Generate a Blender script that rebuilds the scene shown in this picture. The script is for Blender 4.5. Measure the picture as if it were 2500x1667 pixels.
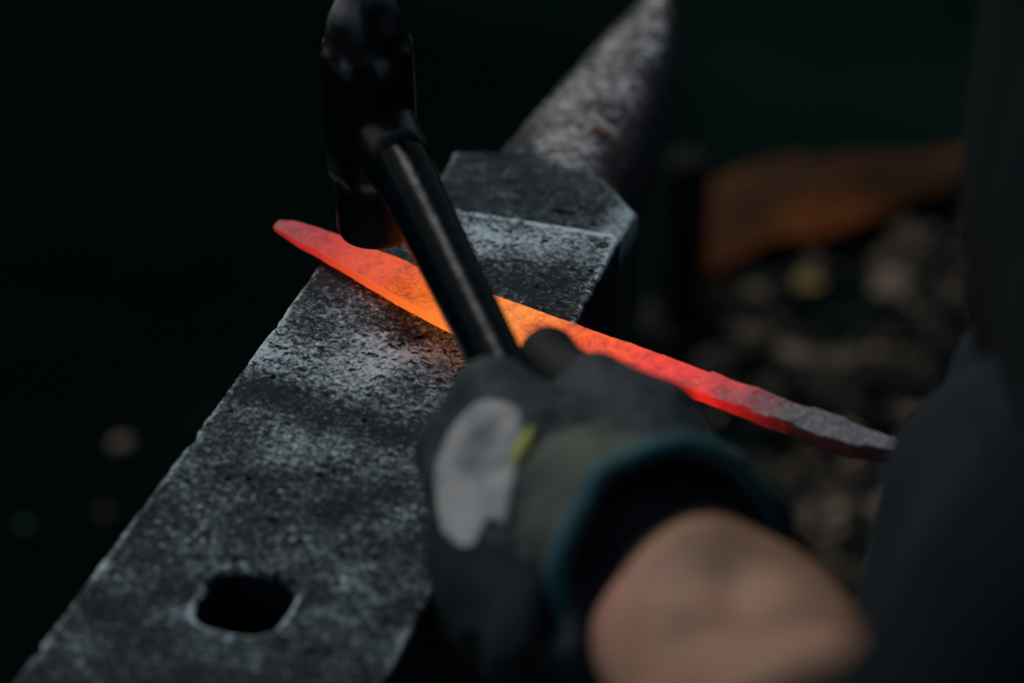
import bpy, bmesh, math, random
import numpy as np
from mathutils import Vector, Matrix, Quaternion, noise as mnoise
for o in list(bpy.data.objects): bpy.data.objects.remove(o)
SC = bpy.context.scene
COL = SC.collection
random.seed(7); RNG = np.random.default_rng(11)
R = math.radians

# ------------------------------------------------------------------ camera
cd = bpy.data.cameras.new('camera'); cam = bpy.data.objects.new('camera', cd); COL.objects.link(cam)
cam.location = (0, 0, 1.306); cam.rotation_euler = (R(90-33.8), 0, 0)
cd.sensor_width = 36; cd.lens = 80; cd.clip_start = .02; cd.clip_end = 500
cd.dof.use_dof = True; cd.dof.focus_distance = .915; cd.dof.aperture_fstop = 3.8; cd.dof.aperture_blades = 9
SC.camera = cam
# ------------------------------------------------------------------ daylight: overcast, from behind the anvil and the left
SUN_EL, SUN_AZ = 42, -36            # azimuth measured from +Y, positive to +X
w = bpy.data.worlds.new('World'); SC.world = w; w.use_nodes = True
wn = w.node_tree.nodes; sky = wn.new('ShaderNodeTexSky'); sky.sky_type = 'NISHITA'; sky.sun_disc = False
sky.sun_elevation = R(SUN_EL); sky.sun_rotation = R(SUN_AZ); sky.air_density = 1.2; sky.dust_density = 2.5; sky.ozone_density = 1.0
w.node_tree.links.new(sky.outputs[0], wn['Background'].inputs[0]); wn['Background'].inputs[1].default_value = .055
sd = bpy.data.lights.new('sun', 'SUN'); sd.energy = 1.5; sd.angle = R(15); sd.color = (1, .985, .955)
so = bpy.data.objects.new('sun', sd); COL.objects.link(so)
dv = Vector((math.sin(R(SUN_AZ))*math.cos(R(SUN_EL)), math.cos(R(SUN_AZ))*math.cos(R(SUN_EL)), math.sin(R(SUN_EL))))
so.rotation_euler = dv.to_track_quat('Z', 'Y').to_euler(); so.location = dv*5
SC.view_settings.view_transform = 'Standard'; SC.view_settings.look = 'None'; SC.view_settings.gamma = 1
SC.view_settings.use_curve_mapping = False; SC.view_settings.exposure = -0.42
SC.render.engine = 'CYCLES'

# ------------------------------------------------------------------ helpers
def tag(o, label=None, cat=None, group=None, kind=None):
    if label: o['label'] = label
    if cat: o['category'] = cat
    if group: o['group'] = group
    if kind: o['kind'] = kind
    return o
def empty(name, loc, rz=0):
    o = bpy.data.objects.new(name, None); COL.objects.link(o); o.location = loc; o.rotation_euler = (0, 0, rz)
    o.empty_display_size = .05
    return o
def link_mesh(name, me, mat, parent=None, smooth=True, loc=None):
    o = bpy.data.objects.new(name, me); COL.objects.link(o)
    for m in (mat if isinstance(mat, (list, tuple)) else [mat]): me.materials.append(m)
    if smooth: me.polygons.foreach_set('use_smooth', [True]*len(me.polygons))
    if parent: o.parent = parent
    if loc is not None: o.location = loc
    return o
def mesh_of(name, V, F):
    me = bpy.data.meshes.new(name); me.from_pydata([tuple(map(float, v)) for v in V], [], [tuple(int(i) for i in f) for f in F]); me.update()
    return me
def part(name, V, F, mat, parent=None, smooth=True, loc=None, fix=True):
    me = mesh_of(name, V, F)
    if fix:
        bm = bmesh.new(); bm.from_mesh(me); bmesh.ops.recalc_face_normals(bm, faces=bm.faces); bm.to_mesh(me); bm.free()
    return link_mesh(name, me, mat, parent, smooth, loc)
def grid_faces(n, m, wrap=False, off=0):
    i = np.arange(n-1)[:, None]; j = np.arange(m if wrap else m-1)[None, :]; j2 = (j+1) % m
    return (np.stack([i*m+j+0*i, i*m+j2+0*i, (i+1)*m+j2, (i+1)*m+j], -1).reshape(-1, 4)+off)
def fast_mesh(name, V, F4):
    V = np.asarray(V, np.float32); F4 = np.asarray(F4, np.int32)
    me = bpy.data.meshes.new(name); me.vertices.add(len(V)); me.vertices.foreach_set('co', V.ravel())
    me.loops.add(F4.size); me.loops.foreach_set('vertex_index', F4.ravel())
    me.polygons.add(len(F4)); me.polygons.foreach_set('loop_start', np.arange(0, F4.size, 4, dtype=np.int32))
    me.polygons.foreach_set('loop_total', np.full(len(F4), 4, np.int32)); me.update(calc_edges=True); me.validate()
    return me
_lat = RNG.random((256, 256)).astype(np.float64)
def vnoise(x, y):
    xi = np.floor(x).astype(int); yi = np.floor(y).astype(int); fx = x-xi; fy = y-yi
    fx = fx*fx*(3-2*fx); fy = fy*fy*(3-2*fy); g = lambda a, b: _lat[a & 255, b & 255]
    return (g(xi, yi)*(1-fx)+g(xi+1, yi)*fx)*(1-fy)+(g(xi, yi+1)*(1-fx)+g(xi+1, yi+1)*fx)*fy
def fbm(x, y, o=4, gain=.5):
    s = 0; a = 1; t = 0
    for k in range(o): s = s+a*vnoise(x*2**k+17.3*k, y*2**k+9.1*k); t += a; a *= gain
    return s/t*2-1
def ss(a, b, x):
    t = np.clip((x-a)/(b-a), 0, 1); return t*t*(3-2*t)
def loft(rings, cap=True):
    n, m = len(rings), len(rings[0]); V = [p for r in rings for p in r]; F = [list(f) for f in grid_faces(n, m, True)]
    if cap: F += [list(range(m))[::-1], [(n-1)*m+k for k in range(m)]]
    return V, F
def frame(d, up=Vector((0, 0, 1))):
    d = Vector(d).normalized(); x = d.cross(up)
    if x.length < 1e-4: x = Vector((1, 0, 0))
    x.normalize(); return x, x.cross(d).normalized(), d
def tube_rings(pts, rad, m=24, up=Vector((0, 0, 1)), prof=None):
    out = []; pts = [Vector(p) for p in pts]
    for i, p in enumerate(pts):
        d = pts[min(i+1, len(pts)-1)]-pts[max(i-1, 0)]; x, y, _ = frame(d, up); r = rad[i]; rx, ry = r if isinstance(r, tuple) else (r, r)
        out.append([p+x*(rx*math.cos(2*math.pi*k/m)*(prof(k/m) if prof else 1))+y*(ry*math.sin(2*math.pi*k/m)*(prof(k/m) if prof else 1)) for k in range(m)])
    return out
def blob(name, caps, voxel, mat, parent, loc, k=.008, disp=None):
    """one continuous surface round tapered capsules (p, q, r1, r2): smooth-union distance field, surface nets"""
    loc = np.array(loc); A = np.array([list(c[0]) for c in caps])-loc; B = np.array([list(c[1]) for c in caps])-loc; r1 = np.array([c[2] for c in caps]); r2 = np.array([c[3] for c in caps])
    mg = 4*voxel+k; lo = np.minimum(A-r1[:, None], B-r2[:, None]).min(0)-mg; hi = np.maximum(A+r1[:, None], B+r2[:, None]).max(0)+mg
    N = np.ceil((hi-lo)/voxel).astype(int)+1; D = np.full(N, 3*k+3*voxel, np.float32)
    axs = [lo[a]+voxel*np.arange(N[a]) for a in range(3)]
    for a, b, p, q in zip(A, B, r1, r2):
        l_ = np.maximum(0, np.floor((np.minimum(a-p, b-q)-mg-lo)/voxel).astype(int)); h_ = np.minimum(N, np.ceil((np.maximum(a+p, b+q)+mg-lo)/voxel).astype(int)+1)
        X = axs[0][l_[0]:h_[0], None, None]; Y = axs[1][None, l_[1]:h_[1], None]; Z = axs[2][None, None, l_[2]:h_[2]]
        ab = b-a; L2 = max(ab@ab, 1e-12); t = np.clip(((X-a[0])*ab[0]+(Y-a[1])*ab[1]+(Z-a[2])*ab[2])/L2, 0, 1)
        d = np.sqrt((X-a[0]-ab[0]*t)**2+(Y-a[1]-ab[1]*t)**2+(Z-a[2]-ab[2]*t)**2)-(p+(q-p)*t)
        sl = tuple(slice(l_[i], h_[i]) for i in range(3)); e = D[sl]; hh = np.clip(.5+.5*(e-d)/k, 0, 1); D[sl] = e*(1-hh)+d*hh-k*hh*(1-hh)
    S = D < 0; c8 = [(i, j, l) for i in (0, 1) for j in (0, 1) for l in (0, 1)]
    cut = lambda G, o: G[o[0]:N[0]-1+o[0], o[1]:N[1]-1+o[1], o[2]:N[2]-1+o[2]]
    cnt = sum(cut(S, o).astype(np.int8) for o in c8); act = (cnt > 0) & (cnt < 8); idx = np.full(act.shape, -1, np.int64); ii = np.argwhere(act); idx[act] = np.arange(len(ii))
    P = np.zeros((len(ii), 3)); C_ = np.zeros(len(ii))
    g = lambda o: D[ii[:, 0]+o[0], ii[:, 1]+o[1], ii[:, 2]+o[2]]
    for o in c8:
        for ax in range(3):
            if o[ax]: continue
            o2 = list(o); o2[ax] = 1; u, v = g(o), g(o2); x = (u < 0) != (v < 0); f = u/np.where(x, u-v, 1)
            pt = np.array(o, float)[None]+np.zeros((len(ii), 3)); pt[:, ax] += f; P[x] += pt[x]; C_[x] += 1
    V = lo+voxel*(ii+P/C_[:, None]); F = []
    for ax in range(3):
        b1, b2 = (ax+1) % 3, (ax+2) % 3; o2 = [0, 0, 0]; o2[ax] = 1
        s0 = S[:N[0]-o2[0], :N[1]-o2[1], :N[2]-o2[2]]; s1 = S[o2[0]:, o2[1]:, o2[2]:]; e = np.argwhere(s0 != s1); fl = s0[tuple(e.T)]
        def cid(d1, d2): q = e.copy(); q[:, b1] -= d1; q[:, b2] -= d2; return idx[tuple(q.T)]
        f = np.stack([cid(1, 1), cid(0, 1), cid(0, 0), cid(1, 0)], 1); f[~fl] = f[~fl][:, ::-1]; F.append(f)
    me = fast_mesh(name, V, np.concatenate(F))
    if disp:
        nrm = np.zeros(len(V)*3, np.float32); me.vertices.foreach_get('normal', nrm); nrm = nrm.reshape(-1, 3)
        cv = np.zeros(len(V)*3, np.float32); me.vertices.foreach_get('co', cv); cv = cv.reshape(-1, 3)
        dd = np.array([disp(Vector(p)) for p in cv.tolist()])
        me.vertices.foreach_set('co', (cv+nrm*dd[:, None]).astype(np.float32).ravel()); me.update()
    return link_mesh(name, me, mat, parent)

# ------------------------------------------------------------------ materials
def mat(name):
    m = bpy.data.materials.new(name); m.use_nodes = True; nt = m.node_tree
    return m, nt, nt.nodes['Principled BSDF']
def nd(nt, t, **kw):
    n = nt.nodes.new(t)
    for k, v in kw.items():
        if k in n.inputs.keys(): n.inputs[k].default_value = v
        else: setattr(n, k, v)
    return n
def ramp(nt, stops, src=None):
    r = nt.nodes.new('ShaderNodeValToRGB'); e = r.color_ramp.elements
    while len(e) < len(stops): e.new(.5)
    for k, (p, c) in enumerate(stops): e[k].position = p; e[k].color = c if len(c) == 4 else (*c, 1)
    if src is not None: nt.links.new(src, r.inputs[0])
    return r
def math_(nt, op, a, b=None, c=None):
    n = nt.nodes.new('ShaderNodeMath'); n.operation = op
    for i, v in enumerate((a, b, c)):
        if v is None: continue
        if isinstance(v, (int, float)): n.inputs[i].default_value = v
        else: nt.links.new(v, n.inputs[i])
    return n.outputs[0]
def mixc(nt, f, a, b, mode='MIX'):
    n = nt.nodes.new('ShaderNodeMix'); n.data_type = 'RGBA'; n.blend_type = mode
    for s, v in ((n.inputs[0], f), (n.inputs[6], a), (n.inputs[7], b)):
        if isinstance(v, (int, float)): s.default_value = v
        elif isinstance(v, tuple): s.default_value = (*v, 1) if len(v) == 3 else v
        else: nt.links.new(v, s)
    return n.outputs[2]
def objco(nt, sc=(1, 1, 1)):
    t = nt.nodes.new('ShaderNodeTexCoord'); m = nt.nodes.new('ShaderNodeMapping'); m.inputs['Scale'].default_value = sc
    nt.links.new(t.outputs['Object'], m.inputs[0]); return m.outputs[0]
def noi(nt, co, scale, detail=3, rough=.5, dist=0):
    n = nd(nt, 'ShaderNodeTexNoise', Scale=scale, Detail=detail, Roughness=rough, Distortion=dist); nt.links.new(co, n.inputs['Vector']); return n.outputs['Fac']
def bump(nt, b, h, dist, strength=1.0):
    n = nd(nt, 'ShaderNodeBump', Strength=strength, Distance=dist); nt.links.new(h, n.inputs['Height']); nt.links.new(n.outputs[0], b.inputs['Normal'])

def steel(name, dark, bright, lo, hi, rust=0.0, wear_and_light=True, rough=(.74, .36), scale=1.0, bumpd=.0006):
    m, nt, b = mat(name); L = nt.links
    co = objco(nt)
    big = noi(nt, co, 45*scale, 4, .6); mid = noi(nt, co, 360*scale, 8, .74, .3)
    fleck = noi(nt, objco(nt, (.6, 1.2, 1)), 900*scale, 5, .72, .4); hole = noi(nt, objco(nt, (.8, 1.2, 1)), 330*scale, 3, .5, .4)
    hl = ramp(nt, [(.33, (1, 1, 1)), (.43, (0, 0, 0))], hole)
    h = math_(nt, 'ADD', math_(nt, 'MULTIPLY', mid, .5), math_(nt, 'MULTIPLY', fleck, .5))
    h2 = math_(nt, 'ADD', h, math_(nt, 'MULTIPLY', math_(nt, 'SUBTRACT', big, .5), .30))
    h2 = math_(nt, 'SUBTRACT', h2, math_(nt, 'MULTIPLY', hl.outputs[0], .19))
    if wear_and_light:
        a = nd(nt, 'ShaderNodeAttribute', attribute_name='wear_and_light'); h2 = math_(nt, 'ADD', h2, a.outputs['Fac'])
    r = ramp(nt, [(lo, (0, 0, 0)), ((lo+hi)/2, (.28, .28, .28)), (hi, (1, 1, 1))], h2)
    c = mixc(nt, r.outputs[0], dark, bright)
    if rust:
        rn = ramp(nt, [(.56, (0, 0, 0)), (.72, (1, 1, 1))], noi(nt, co, 38, 4, .6))
        f = math_(nt, 'MULTIPLY', rn.outputs[0], rust)
        if wear_and_light: f = math_(nt, 'MULTIPLY', f, math_(nt, 'SUBTRACT', 1.0, math_(nt, 'MULTIPLY', a.outputs['Fac'], 6.0))); f = math_(nt, 'MINIMUM', math_(nt, 'MAXIMUM', f, 0.0), .85)
        c = mixc(nt, f, c, (.085, .036, .016))
    L.new(c, b.inputs['Base Color'])
    L.new(math_(nt, 'ADD', rough[0], math_(nt, 'MULTIPLY', r.outputs[0], rough[1]-rough[0])), b.inputs['Roughness'])
    L.new(math_(nt, 'ADD', .12, math_(nt, 'MULTIPLY', r.outputs[0], .73)), b.inputs['Metallic'])
    b.inputs['Specular IOR Level'].default_value = .3
    bump(nt, b, h2, bumpd*3.6, 1.0)
    return m
M = {}
M['face'] = steel('worn_anvil_steel', (.0030, .0180, .0250), (.62, .78, .85), .45, .605)
M['table'] = steel('scaled_anvil_steel', (.005, .020, .028), (.38, .49, .54), .47, .66, rust=.25)
M['horn'] = steel('horn_steel', (.015, .019, .022), (.66, .67, .67), .45, .61, rust=1.0, scale=.62, bumpd=.0008)
M['cast'] = steel('anvil_body_steel', (.006, .008, .009), (.03, .032, .032), .4, .9, rust=.1, wear_and_light=False, rough=(.7, .55), scale=.5)
def plain(name, col, rough=.6, metal=0, nscale=120, var=.35, bd=.0004, spec=.4, col2=None, detail=4):
    m, nt, b = mat(name); co = objco(nt); n = noi(nt, co, nscale, detail, .6)
    c2 = col2 or tuple(x*(1-var) for x in col)
    rr = ramp(nt, [(.3, c2), (.7, col)], n); nt.links.new(rr.outputs[0], b.inputs['Base Color'])
    b.inputs['Roughness'].default_value = rough; b.inputs['Metallic'].default_value = metal; b.inputs['Specular IOR Level'].default_value = spec
    if bd: bump(nt, b, n, bd, .6)
    return m
M['hammer'] = plain('blackened_hammer_steel', (.002, .0055, .0060), .33, .15, 160, .5, .0004, .5)
M['handle'] = plain('dark_lacquered_handle', (.0012, .0068, .0090), .22, 0, 60, .4, .0006, .05)
m, nt, b = mat('hammer_head_steel'); co = objco(nt); a_ = nd(nt, 'ShaderNodeAttribute', attribute_name='wear_and_light'); n = noi(nt, co, 160, 4, .6)
nt.links.new(mixc(nt, a_.outputs['Fac'], (.002, .0055, .0060), (.30, .30, .31)), b.inputs['Base Color']); b.inputs['Roughness'].default_value = .4; b.inputs['Metallic'].default_value = .1; b.inputs['Specular IOR Level'].default_value = .28
bump(nt, b, n, .0004, .6); M['hammer_glint'] = m  # attribute mixes in a pale steel tone as painted edge glints
M['glove'] = plain('dark_glove_leather', (.026, .042, .046), .70, 0, 38, .65, .0012, .25, (.010, .020, .026))
M['glove_shade'] = plain('shaded_glove_blue', (.007, .016, .020), .85, 0, 60, .5, .0008, .2)  # darker glove tone, painted shade for its lower part
M['cuff'] = plain('olive_cuff_leather', (.095, .108, .080), .75, 0, 45, .55, .0010, .25, (.030, .042, .040))
M['patch'] = plain('pale_suede', (.44, .43, .42), .85, 0, 70, .35, .0008, .2, (.20, .26, .28), 2)
M['lime'] = plain('lime_trim', (.36, .42, .09), .7, 0, 90, .3, .0003)
M['thumb'] = plain('black_glove_rubber', (.006, .008, .009), .7, 0, 90, .3, .0005, .2)
M['teal'] = plain('teal_binding', (.005, .095, .120), .75, 0, 200, .45, .0005)
M['lining'] = plain('dark_lining', (.004, .006, .006), .95, 0, 100, .3, .0004, .1)
M['jacket'] = plain('dark_navy_workwear', (.005, .012, .015), .95, 0, 40, .5, .001, .1)
M['apron'] = plain('slate_blue_canvas', (.012, .023, .032), .95, 0, 30, .5, .001, .2)
M['trousers'] = plain('dark_trousers', (.010, .014, .016), .92, 0, 40, .4, .001, .2)
M['boot'] = plain('black_boot_leather', (.012, .012, .012), .5, 0, 60, .4, .0006)
M['hair'] = plain('dark_brown_hair', (.020, .014, .010), .6, 0, 200, .5, .002)
M['eye'] = plain('eye', (.5, .5, .5), .2, 0, 100, .05, 0)
M['wood'] = plain('old_stump_wood', (.030, .024, .018), .9, 0, 30, .6, .003, .2)
M['post'] = plain('black_painted_steel', (.003, .004, .004), .8, 0, 60, .4, .001, .15)
M['pebble'] = plain('pinkish_pebble', (.30, .21, .175), .8, 0, 80, .3, .001)
M['pebble_dim'] = plain('brown_pebble', (.11, .055, .042), .8, 0, 80, .3, .001)
M['pebble_teal'] = plain('slate_pebble', (.010, .05, .055), .8, 0, 80, .3, .001)
M['leaf'] = plain('yellow_dry_leaf', (.42, .29, .07), .7, 0, 60, .3, .0008)
# skin
m, nt, b = mat('tanned_skin'); co = objco(nt)
n = noi(nt, co, 22, 3, .5); n2 = noi(nt, co, 260, 3, .6)
c = ramp(nt, [(.30, (.19, .105, .068)), (.52, (.30, .178, .115)), (.72, (.42, .225, .17))], n)
so_ = ramp(nt, [(.50, (0, 0, 0)), (.68, (.6, .6, .6))], noi(nt, co, 34, 5, .65, .6))      # soot smudges
nt.links.new(mixc(nt, so_.outputs[0], c.outputs[0], (.085, .058, .045)), b.inputs['Base Color']); b.inputs['Roughness'].default_value = .6; b.inputs['Specular IOR Level'].default_value = .25
b.inputs['Subsurface Weight'].default_value = .12; b.inputs['Subsurface Radius'].default_value = (.012, .005, .003); b.inputs['Subsurface Scale'].default_value = 1.0
bump(nt, b, n2, .0004, .5); M['skin'] = m
# soil: soot-black smithy yard
m, nt, b = mat('sooty_soil'); co = objco(nt)
n = noi(nt, co, 2.2, 4, .55); n2 = noi(nt, co, 55, 5, .65)
c = ramp(nt, [(.30, (.0008, .0036, .0022)), (.50, (.0020, .0074, .0056)), (.66, (.0034, .0092, .0070)), (.80, (.014, .011, .006))], math_(nt, 'ADD', math_(nt, 'MULTIPLY', n, .8), math_(nt, 'MULTIPLY', n2, .2)))
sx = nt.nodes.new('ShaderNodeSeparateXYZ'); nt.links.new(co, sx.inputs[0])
soil_light = ramp(nt, [(.30, (.75, .75, .75)), (.75, (1.7, 1.9, 2.0))], math_(nt, 'ADD', math_(nt, 'MULTIPLY', sx.outputs[0], .42), math_(nt, 'ADD', .22, math_(nt, 'MULTIPLY', n, .45))))  # darker left, lighter right: uneven light painted into the soil colour
nt.links.new(mixc(nt, 1.0, c.outputs[0], soil_light.outputs[0], 'MULTIPLY'), b.inputs['Base Color']); b.inputs['Roughness'].default_value = 1; b.inputs['Specular IOR Level'].default_value = 0
bump(nt, b, n2, .012, .7); M['soil'] = m
# chips (many small pieces, each face island a colour of its own)
m, nt, b = mat('wood_chips_and_clinker'); g = nt.nodes.new('ShaderNodeNewGeometry')
c = ramp(nt, [(0, (.003, .008, .007)), (.45, (.012, .012, .009)), (.70, (.034, .026, .018)), (.88, (.10, .078, .055)), (1, (.30, .23, .16))], g.outputs['Random Per Island'])
nt.links.new(c.outputs[0], b.inputs['Base Color']); b.inputs['Roughness'].default_value = .9; b.inputs['Specular IOR Level'].default_value = .15; M['chips'] = m
# rust
m, nt, b = mat('rusty_sheet_steel'); co = objco(nt)
n = math_(nt, 'ADD', noi(nt, co, 7, 5, .65), noi(nt, co, 3.1, 2, .5)); n = math_(nt, 'MULTIPLY', n, .5); c = ramp(nt, [(.38, (.024, .013, .006)), (.49, (.080, .027, .007)), (.60, (.20, .055, .011))], n)
nt.links.new(c.outputs[0], b.inputs['Base Color']); b.inputs['Roughness'].default_value = .92; b.inputs['Specular IOR Level'].default_value = .1
bump(nt, b, noi(nt, co, 60, 4, .6), .003, .7); M['rust'] = m
# hot blade: glow follows the temperature along the blade (local X, 0 at the tip)
m, nt, b = mat('hot_forged_steel'); L = nt.links
tc = nt.nodes.new('ShaderNodeTexCoord'); sp = nt.nodes.new('ShaderNodeSeparateXYZ'); L.new(tc.outputs['Object'], sp.inputs[0])
co = objco(nt); nb = noi(nt, co, 120, 4, .6, .8); nf = noi(nt, co, 420, 4, .65, 1.5)
t = math_(nt, 'ADD', math_(nt, 'MULTIPLY', sp.outputs[0], 1/.30), math_(nt, 'MULTIPLY', math_(nt, 'SUBTRACT', nb, .5), .06))
glow = ramp(nt, [(0.0, (.23, .008, .011)), (.10, (.50, .022, .013)), (.22, (.82, .095, .016)), (.33, (.94, .20, .020)), (.43, (1.0, .30, .045)),
                 (.54, (.98, .11, .016)), (.64, (.92, .035, .014)), (.725, (.68, .015, .008)), (.785, (.24, .005, .003)), (.85, (.012, .0003, .0002)), (1, (0, 0, 0))], t)
sa = nd(nt, 'ShaderNodeAttribute', attribute_name='scale_cover')
scale0 = ramp(nt, [(.42, (1, 1, 1)), (.50, (.82, .72, .72)), (.56, (.62, .50, .54)), (.66, (.34, .26, .30))], math_(nt, 'ADD', math_(nt, 'MULTIPLY', nf, .45), math_(nt, 'MULTIPLY', nb, .55)))
cold = ramp(nt, [(.68, (1, 1, 1)), (.78, (.70, .70, .70)), (.87, (.25, .25, .25))], t)      # grey oxide skin thickens towards the cold end of the tang
class scale_: outputs = [mixc(nt, sa.outputs['Fac'], (1, 1, 1), mixc(nt, 1.0, scale0.outputs[0], cold.outputs[0], 'MULTIPLY'))]
ge = nt.nodes.new('ShaderNodeNewGeometry'); sn = nt.nodes.new('ShaderNodeSeparateXYZ'); L.new(ge.outputs['Normal'], sn.inputs[0])
em = mixc(nt, 1.0, glow.outputs[0], scale_.outputs[0], 'MULTIPLY')
L.new(em, b.inputs['Emission Color']); b.inputs['Emission Strength'].default_value = 1.42
bc = ramp(nt, [(.30, (.06, .065, .075)), (.6, (.24, .25, .27)), (.8, (.38, .39, .40))], nf)
ox = ramp(nt, [(.0, (.55, .55, .55)), (.14, (.24, .24, .24)), (.5, (.15, .15, .15)), (.66, (.5, .5, .5)), (.85, (1, 1, 1))], t)      # bare glowing metal near the middle, grey scale towards the cold end
L.new(mixc(nt, 1.0, bc.outputs[0], ox.outputs[0], 'MULTIPLY'), b.inputs['Base Color']); b.inputs['Roughness'].default_value = .6; b.inputs['Metallic'].default_value = .1; b.inputs['Specular IOR Level'].default_value = .3
bump(nt, b, math_(nt, 'ADD', nf, nb), .0008, .9); M['blade'] = m

# ------------------------------------------------------------------ ground
n = 60; xs = np.sign(np.linspace(-1, 1, n))*np.abs(np.linspace(-1, 1, n))**4*200; 
gx, gy = np.meshgrid(xs, xs+2.0, indexing='ij')
gz = fbm(gx*1.2+40, gy*1.2+40, 3)*.012*ss(60, 2, np.abs(gx)+np.abs(gy))
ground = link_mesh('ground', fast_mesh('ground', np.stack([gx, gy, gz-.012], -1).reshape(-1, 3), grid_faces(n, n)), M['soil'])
tag(ground, 'soot black bare soil of the smithy yard', kind='structure')

# ------------------------------------------------------------------ anvil
AZ = R(17.55)
AX = np.array([math.sin(AZ), math.cos(AZ)]); LA = np.array([math.cos(AZ), -math.sin(AZ)])
C0 = AX*.62+LA*(-.2655)
anvil = empty('anvil', (C0[0], C0[1], .55), -AZ)
tag(anvil, 'old pitted steel anvil with a square hole in its face and a stout horn', 'anvil')
# local: x = lateral - (-.2655), y = along the axis - .62, z = height - .55.   Face top at z=.25
ZT = .25; HW = .0580
def set_wear_and_light(me, a):
    at = me.attributes.new('wear_and_light', 'FLOAT', 'POINT'); at.data.foreach_set('value', np.asarray(a, np.float32).ravel())
def face_plate():
    y0, y1 = -.27, .1925
    ny = 900; ys = np.linspace(y0, y1, ny)
    r = .0026
    top = np.linspace(-HW+r, HW-r, 232); k = np.linspace(0, math.pi/2, 6)[1:]
    px = np.concatenate([[-HW+.002, -HW, -HW, -HW], -HW+r-r*np.cos(k), top[1:-1], (HW-r+r*np.sin(k)), [HW, HW, HW-.002]])
    pz = np.concatenate([[-.07, -.05, -.02, -.006], -r+r*np.sin(k), 0*top[1:-1], (-r+r*np.cos(k)), [-.006, -.03, -.07]])
    nxm = np.concatenate([[-1]*4, -np.cos(k), 0*top[1:-1], np.sin(k), [1]*3]); nzm = np.concatenate([[0]*4, np.sin(k), 0*top[1:-1]+1, np.cos(k), [0]*3])
    X = np.repeat(px[None], ny, 0); Y = np.repeat(ys[:, None], len(px), 1); Z = np.repeat(pz[None], ny, 0)
    NX = np.repeat(nxm[None], ny, 0); NZ = np.repeat(nzm[None], ny, 0)
    topm = (NZ > .3).astype(float)
    # relief: hammered scale, shallow dishes, pits and chipped edges
    d = fbm(X*330, Y*330, 4, .6)*.00022+fbm(X*60+5, Y*60, 3)*.00050+np.minimum(0, fbm(X*150+31, Y*190+7, 3)+.12)*.0010
    edge = np.minimum(HW-np.abs(X), y1-Y)
    chip = np.minimum(0, fbm(X*25+70, Y*130+3, 4)+.10)*.0030*ss(.005, 0, HW-np.abs(X))+np.minimum(0, fbm(X*160+70, Y*60+3, 3)+.2)*.0022*ss(.003, 0, y1-Y)
    d = d+chip
    pits = np.zeros_like(X)
    for _ in range(110):
        cx, cy = random.uniform(-HW, HW), random.choice([random.uniform(-.16, -.01), random.uniform(-.16, .05), random.uniform(-.1, y1)]); rr = random.choice([.0005, .0006, .0008, .0010, .0014]); j0, j1 = np.searchsorted(ys, (cy-rr*2, cy+rr*2))
        q = np.hypot((X[j0:j1]-cx)/random.uniform(.9, 1.6), Y[j0:j1]-cy)/rr; pits[j0:j1] = np.maximum(pits[j0:j1], ss(1.1, .4, q))
    d = d-pits*.0011*topm
    X = X+NX*d; Z = Z+NZ*d
    # hardy hole: rounded square, axis aligned, worn lip
    hx, hy, hs, hr = -.0013, -.0785, .0153, .0098
    qx = np.abs(X-hx)-(hs-hr); qy = np.abs(Y-hy)-(hs*.98-hr)
    sd = np.hypot(np.maximum(qx, 0), np.maximum(qy, 0))+np.minimum(np.maximum(qx, qy), 0)-hr
    sd = sd+fbm(X*120, Y*120, 2)*.0006
    Z = Z-topm*(ss(.0024, -.0004, sd)*.0020+ss(-.0002, -.0012, sd)*.085)
    V = np.stack([X, Y, Z+ZT], -1).reshape(-1, 3); F = grid_faces(ny, len(px))
    # wear: polished bands across the face, polished rims, dark scale between; some light and shade painted in as well
    yy = Y+fbm(X*26, Y*26+50, 3)*.012+X*.06
    wr = .075*np.exp(-((yy-.070)/.016)**2)-.085*np.exp(-((yy-.033)/.012)**2)+.075*np.exp(-((yy-.182)/.014)**2)-.05*np.exp(-((yy-.125)/.03)**2)
    wr = wr-.01*np.exp(-((yy+.02)/.03)**2)-.040*ss(.03, -.05, yy)-.03*ss(-.08, -.15, yy)+.035*fbm(X*75+3, Y*75+8, 4)*ss(.09, .0, yy)  # near end of the face darkened: fading sheen painted in
    wr = wr+.10*ss(.0045, .0005, edge)*(1+1.2*fbm(X*30, Y*90+4, 3))*(NZ > .2)+.22*ss(.0032, .0006, sd)*ss(.0, .002, (hy+.004-Y)+.6*np.maximum(0, X-hx-.006))*topm  # near rim of the hole brightened: painted highlight
    wr = wr-ss(.0002, -.0008, sd)*topm-pits*.4*topm-.25*(NZ < .25)  # hole walls blackened: shade of the recess painted in
    me = fast_mesh('face_plate', V, F); set_wear_and_light(me, wr)
    # close both ends
    o = link_mesh('face_plate', me, M['face'], anvil)
    return o
face_plate()
def end_wall(y, name):
    pts = [(-HW+.002, y, ZT-.07), (-HW+.0002, y, ZT-.003), (-HW+.003, y, ZT-.0008), (HW-.003, y, ZT-.0008), (HW-.0002, y, ZT-.003), (HW-.002, y, ZT-.07)]
    part(name, [(p[0], p[1]+s, p[2]) for s in (-.004, 0) for p in pts], [[0, 1, 2, 3, 4, 5], [11, 10, 9, 8, 7, 6]]+[[k, (k+1) % 6, 6+(k+1) % 6, 6+k] for k in range(6)], M['cast'], anvil, False)
end_wall(.1915, 'step_wall'); end_wall(-.2665, 'heel_end')
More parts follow.
